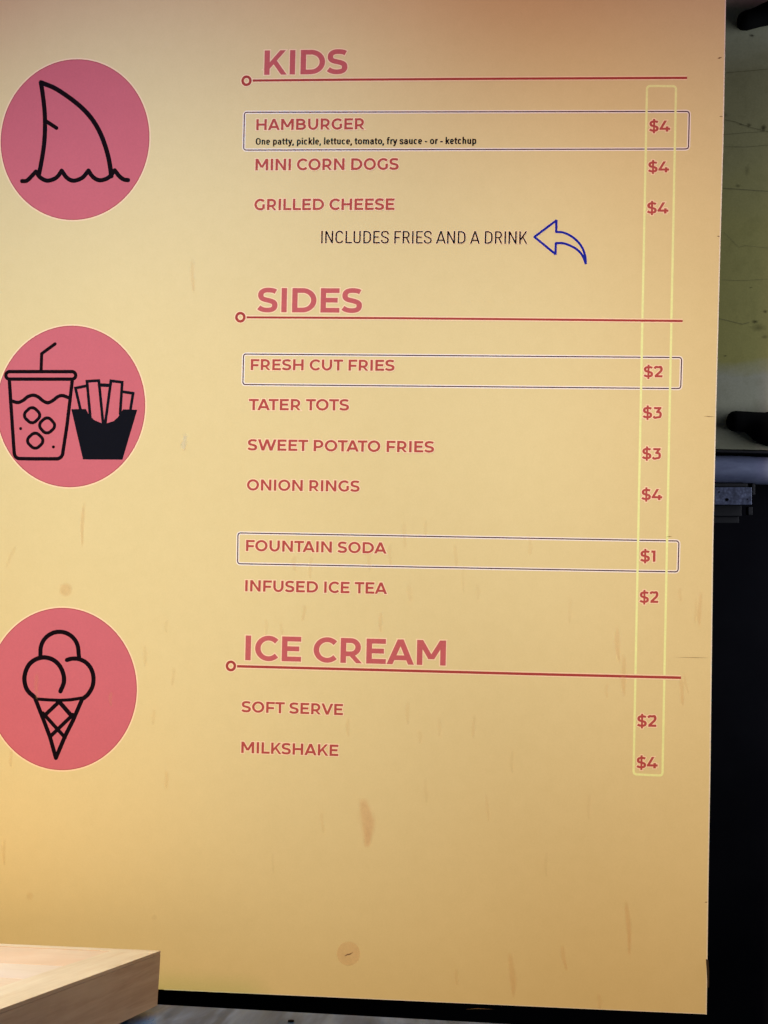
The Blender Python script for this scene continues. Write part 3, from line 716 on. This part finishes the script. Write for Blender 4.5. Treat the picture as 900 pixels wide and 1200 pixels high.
def blot(u, v, rx, ry, st):
    V = [B2W(*bp(u, v), ZP - .0006)]; al = [st]; n = 20; Fc = []
    for i in range(n):
        a = 2 * PI * i / n; k_ = .7 + .3 * random.random(); x, y = bp(u + rx * k_ * math.cos(a), v + ry * k_ * math.sin(a)); V.append(B2W(x, y, ZP - .0006)); al.append(0)
    for i in range(n): Fc.append([0, 1 + i, 1 + (i + 1) % n])
    o = mesh_obj('rust_spot', V, Fc, M_spot, sill, origin=B2W(*bp(u, v), ZP))
    at = o.data.attributes.new('strength', 'FLOAT', 'POINT'); at.data.foreach_set('value', al)
M_spot = stain_mat('rust_spot', (0.03, 0.025, 0.012), 1.0)
M_spoty = stain_mat('yellow_rust', (0.16, 0.13, 0.02), 1.0)
for a in ((881.5, 42, 4, 2, 1), (885, 377, 5, 3, .8), (895, 150, 4, 5, .9), (878, 147, 4, 3, .7), (880, 337, 2.5, 1, .8), (850, 417, 2, 1.5, .8), (897, 365, 3, 3, .7), (868, 146, 3, 2, .5), (865, 218, 4, 3, .5), (889, 384, 14, 6, .35), (876, 200, 4, 10, .25), (850, 135, 4, 4, .4), (896, 395, 6, 3, .4)): blot(*a)

# rounded trim: a half-round bar
yt = bp(868, 533.5)[1]; yb_ = bp(868, 566)[1]; r_ = (yb_ - yt) / 2
V = []; Fc = []; n = 16; xs_ = [x_in + (x_out - x_in) * i / 24 for i in range(25)]
for i, x in enumerate(xs_):
    wob = .0006 * math.sin(i * 1.7)
    for j in range(n + 1):
        a = PI * j / n
        V.append(B2W(x, (yt + yb_) / 2 - r_ * math.cos(a) + wob + (x - x_in) * .006, ZP + .012 - r_ * 1.0 * math.sin(a)))
for i in range(len(xs_) - 1):
    for j in range(n): q_ = i * (n + 1) + j; Fc.append([q_, q_ + 1, q_ + n + 2, q_ + n + 1])
rail = mesh_obj('rail', V, Fc, M_trim, smooth=True, origin=B2W(x_in + .2, yb_, ZP))
tag(rail, 'rounded blue grey metal rail directly under the olive painted panel', 'rail')
# galvanised bracket with holes, a second dull plate and a tab
br_e = empty('hinge_bracket', B2W(*bp(860, 600), ZP + .02)); tag(br_e, 'galvanised bracket with screw holes below the blue grey rail', 'bracket')
def plate(name, u0, v0, u1, v1, zf, zb, m, dv=0): return prism(name, [on_board(u0, v0, zf), on_board(u1, v0 + dv, zf), on_board(u1, v1 + dv, zf), on_board(u0, v1, zf)], zf, zb, m, br_e, B2W, bev=.0006, origin=B2W(*on_board(u0, v1, zf), zf))
plate('face_plate', 812, 571, 881, 591.5, ZP - .006, ZP, M_galv)
plate('top_plate', 812, 566.5, 876, 570.5, ZP + .001, ZP + .01, M_galvdark)
plate('end_tab', 881.5, 566.5, 885, 580, ZP + .003, ZP + .02, M_galvdark)
plate('lower_plate', 812, 592, 869, 604.8, ZP + .004, ZP + .012, M_galvdark)
plate('lower_plate', 812, 605.5, 866, 613, ZP + .008, ZP + .012, M_galvdark)
plate('end_tab', 877, 594, 882, 603.5, ZP + .006, ZP + .018, M_galvdark)
for u, v, r in ((852, 585.6, 2.2), (842.6, 576.5, 1.0), (876, 585, .8)):
    c = on_board(u, v, ZP - .006)
    prism('screw_hole', [(c[0] + r * PXM * math.cos(2 * PI * i / 16), c[1] + r * PXM * math.sin(2 * PI * i / 16)) for i in range(16)], ZP - .0064, ZP - .0059, M_void, br_e, B2W, origin=B2W(*c, ZP - .006))

# black rubber grips: swept round bars with a swelling profile
def grip(name, path, label):
    V = []; Fc = []; n = 20
    P = [(Vector(on_board(u, v, ZP - .009)), r * PXM * 1.22) for u, v, r in path]
    for i, (p, r) in enumerate(P):
        a = (P[min(i + 1, len(P) - 1)][0] - P[max(i - 1, 0)][0]).normalized(); nn = Vector((-a.y, a.x))
        for j in range(n):
            t = 2 * PI * j / n; q_ = p + nn * r * math.cos(t); V.append(B2W(q_.x, q_.y, ZP - .009 + r * .85 * math.sin(t)))
    for i in range(len(P) - 1):
        for j in range(n): Fc.append([i * n + j, i * n + (j + 1) % n, (i + 1) * n + (j + 1) % n, (i + 1) * n + j])
    Fc.append(list(range(n))); Fc.append(list(range(len(V) - n, len(V))))
    p0 = P[len(P) // 2][0]
    o = mesh_obj(name, V, Fc, M_rubber, smooth=True, origin=B2W(p0.x, p0.y, ZP - .009)); tag(o, label, 'grip', 'black grips on the painted panel'); return o
grip('rubber_grip', [(864.3, 23, 2), (865, 23, 5.5), (867, 23.2, 8.6), (870.5, 24, 10.6), (874, 24, 11), (880, 22.6, 11), (888, 20, 11.3), (895, 17.5, 12.3), (903, 15, 13.5), (915, 11, 15), (935, 5, 15), (955, -2, 14)], 'black rubber grip at the top right, tilted upwards')
grip('rubber_grip', [(851.8, 494, 2), (852.6, 494, 6), (854.5, 494, 9), (858, 493.8, 11.2), (862, 493.6, 12), (868, 493.8, 11.7), (876, 494.4, 12), (883, 496.5, 14), (890, 499.5, 17), (898, 502, 19.6), (910, 503, 21), (930, 503, 21), (955, 503, 20)], 'black rubber grip just above the blue grey rail, level')

# ------------------------------------------------------------------ foreground: wooden block and steel counter
H = EYE.z - 0.158
THK = 0.0505
Cn = on_level(188.3, 1113.9, H); Bk = on_level(0, 1105.8, H); Fr = on_level(0, 1182.5, H)
e1 = (Bk - Cn); e1.z = 0; e1.normalize(); e2 = (Fr - Cn); e2.z = 0; e2.normalize()
LW, LD = 0.46, 0.34
blk = empty('butcher_block', Cn + (e1 * .23 + e2 * .17) + Vector((0, 0, -THK))); tag(blk, 'thick wooden butcher block corner with pale top and brown side, lower left', 'cutting board')
def W(a, b, z): return Cn + e1 * a + e2 * b + Vector((0, 0, z))
rotw = math.atan2(e1.y, e1.x)
def slab(name, poly, z0, z1, m, bev=.0012, along=0.0):
    n = len(poly); c = W(sum(p[0] for p in poly) / n, sum(p[1] for p in poly) / n, z0)
    o = prism(name, poly, z0, z1, m, blk, W, bev=bev, origin=c)
    return o
def turned(m, ang):
    m2 = m.copy()
    for nd in m2.node_tree.nodes:
        if nd.name.startswith('turn'): nd.inputs['Rotation'].default_value[2] = -ang
    return m2
a1 = math.atan2(e1.y, e1.x); a2 = math.atan2(e2.y, e2.x)
WP1, WP2 = turned(M_wood_pale, a1), turned(M_wood_pale, a2); WPK = turned(M_wood_pink, a1 + .05); WG = turned(M_wood_grey, a1); WS = turned(M_wood_side, a2)
# body, then the top: an edge strip along the back, one along the right side, boards between with thin joints
slab('block_body', [(0, 0), (LW, 0), (LW, LD), (0, LD)], -.0035, -THK, WS, 0)
g = .0005
bstrip = .015; rstrip = .050
def top_piece(name, poly, m, dz=0.0):
    n = len(poly); c = W(sum(p[0] for p in poly) / n, sum(p[1] for p in poly) / n, 0)
    return prism(name, poly, -dz, -.0034, [m, WS], blk, W, side_mat=1, bev=.0004, origin=c)
top_piece('edge_strip', [(0, 0), (LW, 0), (LW, bstrip - g), (rstrip + .012, bstrip - .0012), (rstrip + .010, bstrip - .0002), (rstrip - .002, bstrip), (0, bstrip)], WP1)
top_piece('edge_strip', [(0, bstrip + .0001), (rstrip, bstrip + .0001), (rstrip, LD), (0, LD)], WP2)
ys = [bstrip, .100, .165, .235, LD]
for i, m in enumerate((WPK, WG, WPK, WG)):
    top_piece('plank', [(rstrip + .0002, ys[i] + .0008), (LW, ys[i] + .0008), (LW, ys[i + 1] - (g if i % 2 == 0 else 0)), (rstrip + .0002, ys[i + 1] - (g if i % 2 == 0 else 0))], m, .0002)
slab('joint_bed', [(rstrip - .001, bstrip - .001), (LW - .002, bstrip - .001), (LW - .002, LD - .002), (rstrip - .001, LD - .002)], -.0030, -.00345, M_joint, 0)

# steel counter below, level, a few millimetres under the block
HS = H - THK - .006
s0 = on_level(150, 1174.7, HS); s1 = on_level(520, 1195.3, HS); d = (s1 - s0); d.z = 0; d.normalize(); nrm = Vector((d.y, -d.x, 0))
if nrm.dot(EYE - s0) < 0: nrm = -nrm
def SW(a, b, z): return s0 + d * a + nrm * b + Vector((0, 0, z))
ctr = empty('steel_counter', SW(.2, .3, -.8)); tag(ctr, 'brushed steel counter below the menu board, seen at the bottom edge', 'counter')
o = prism('worktop', [(-.9, 0), (1.4, 0), (1.4, .62), (-.9, .62)], 0, -.03, M_steel, ctr, SW, bev=.002, origin=SW(.2, .3, 0))
prism('cabinet', [(-.88, .03), (1.38, .03), (1.38, .56), (-.88, .56)], -.031, -.8, M_dark, ctr, SW, origin=SW(.2, .3, -.4))
for a_, b_ in ((.03, .03), (LW - .03, .03), (.03, LD - .03), (LW - .03, LD - .03)):
    slab('foot', [(a_ + .012 * math.cos(2 * PI * i / 14), b_ + .012 * math.sin(2 * PI * i / 14)) for i in range(14)], -THK, -THK - .0058, M_rubber, 0)
b0 = on_level(341, 1197.5, HS)
prism('bolt_head', [(b0.x + .003 * math.cos(2 * PI * i / 12), b0.y + .003 * math.sin(2 * PI * i / 12)) for i in range(12)], HS + .0002, HS + .0014, M_rubber, ctr, lambda x, y, z: Vector((x, y, z)), origin=b0)
# floor of the truck bay so that the scene stands on something
mesh_obj('ground', [(-6, -6, .55), (6, -6, .55), (6, 6, .55), (-6, 6, .55)], [[0, 1, 2, 3]], M_dark)['kind'] = 'structure'
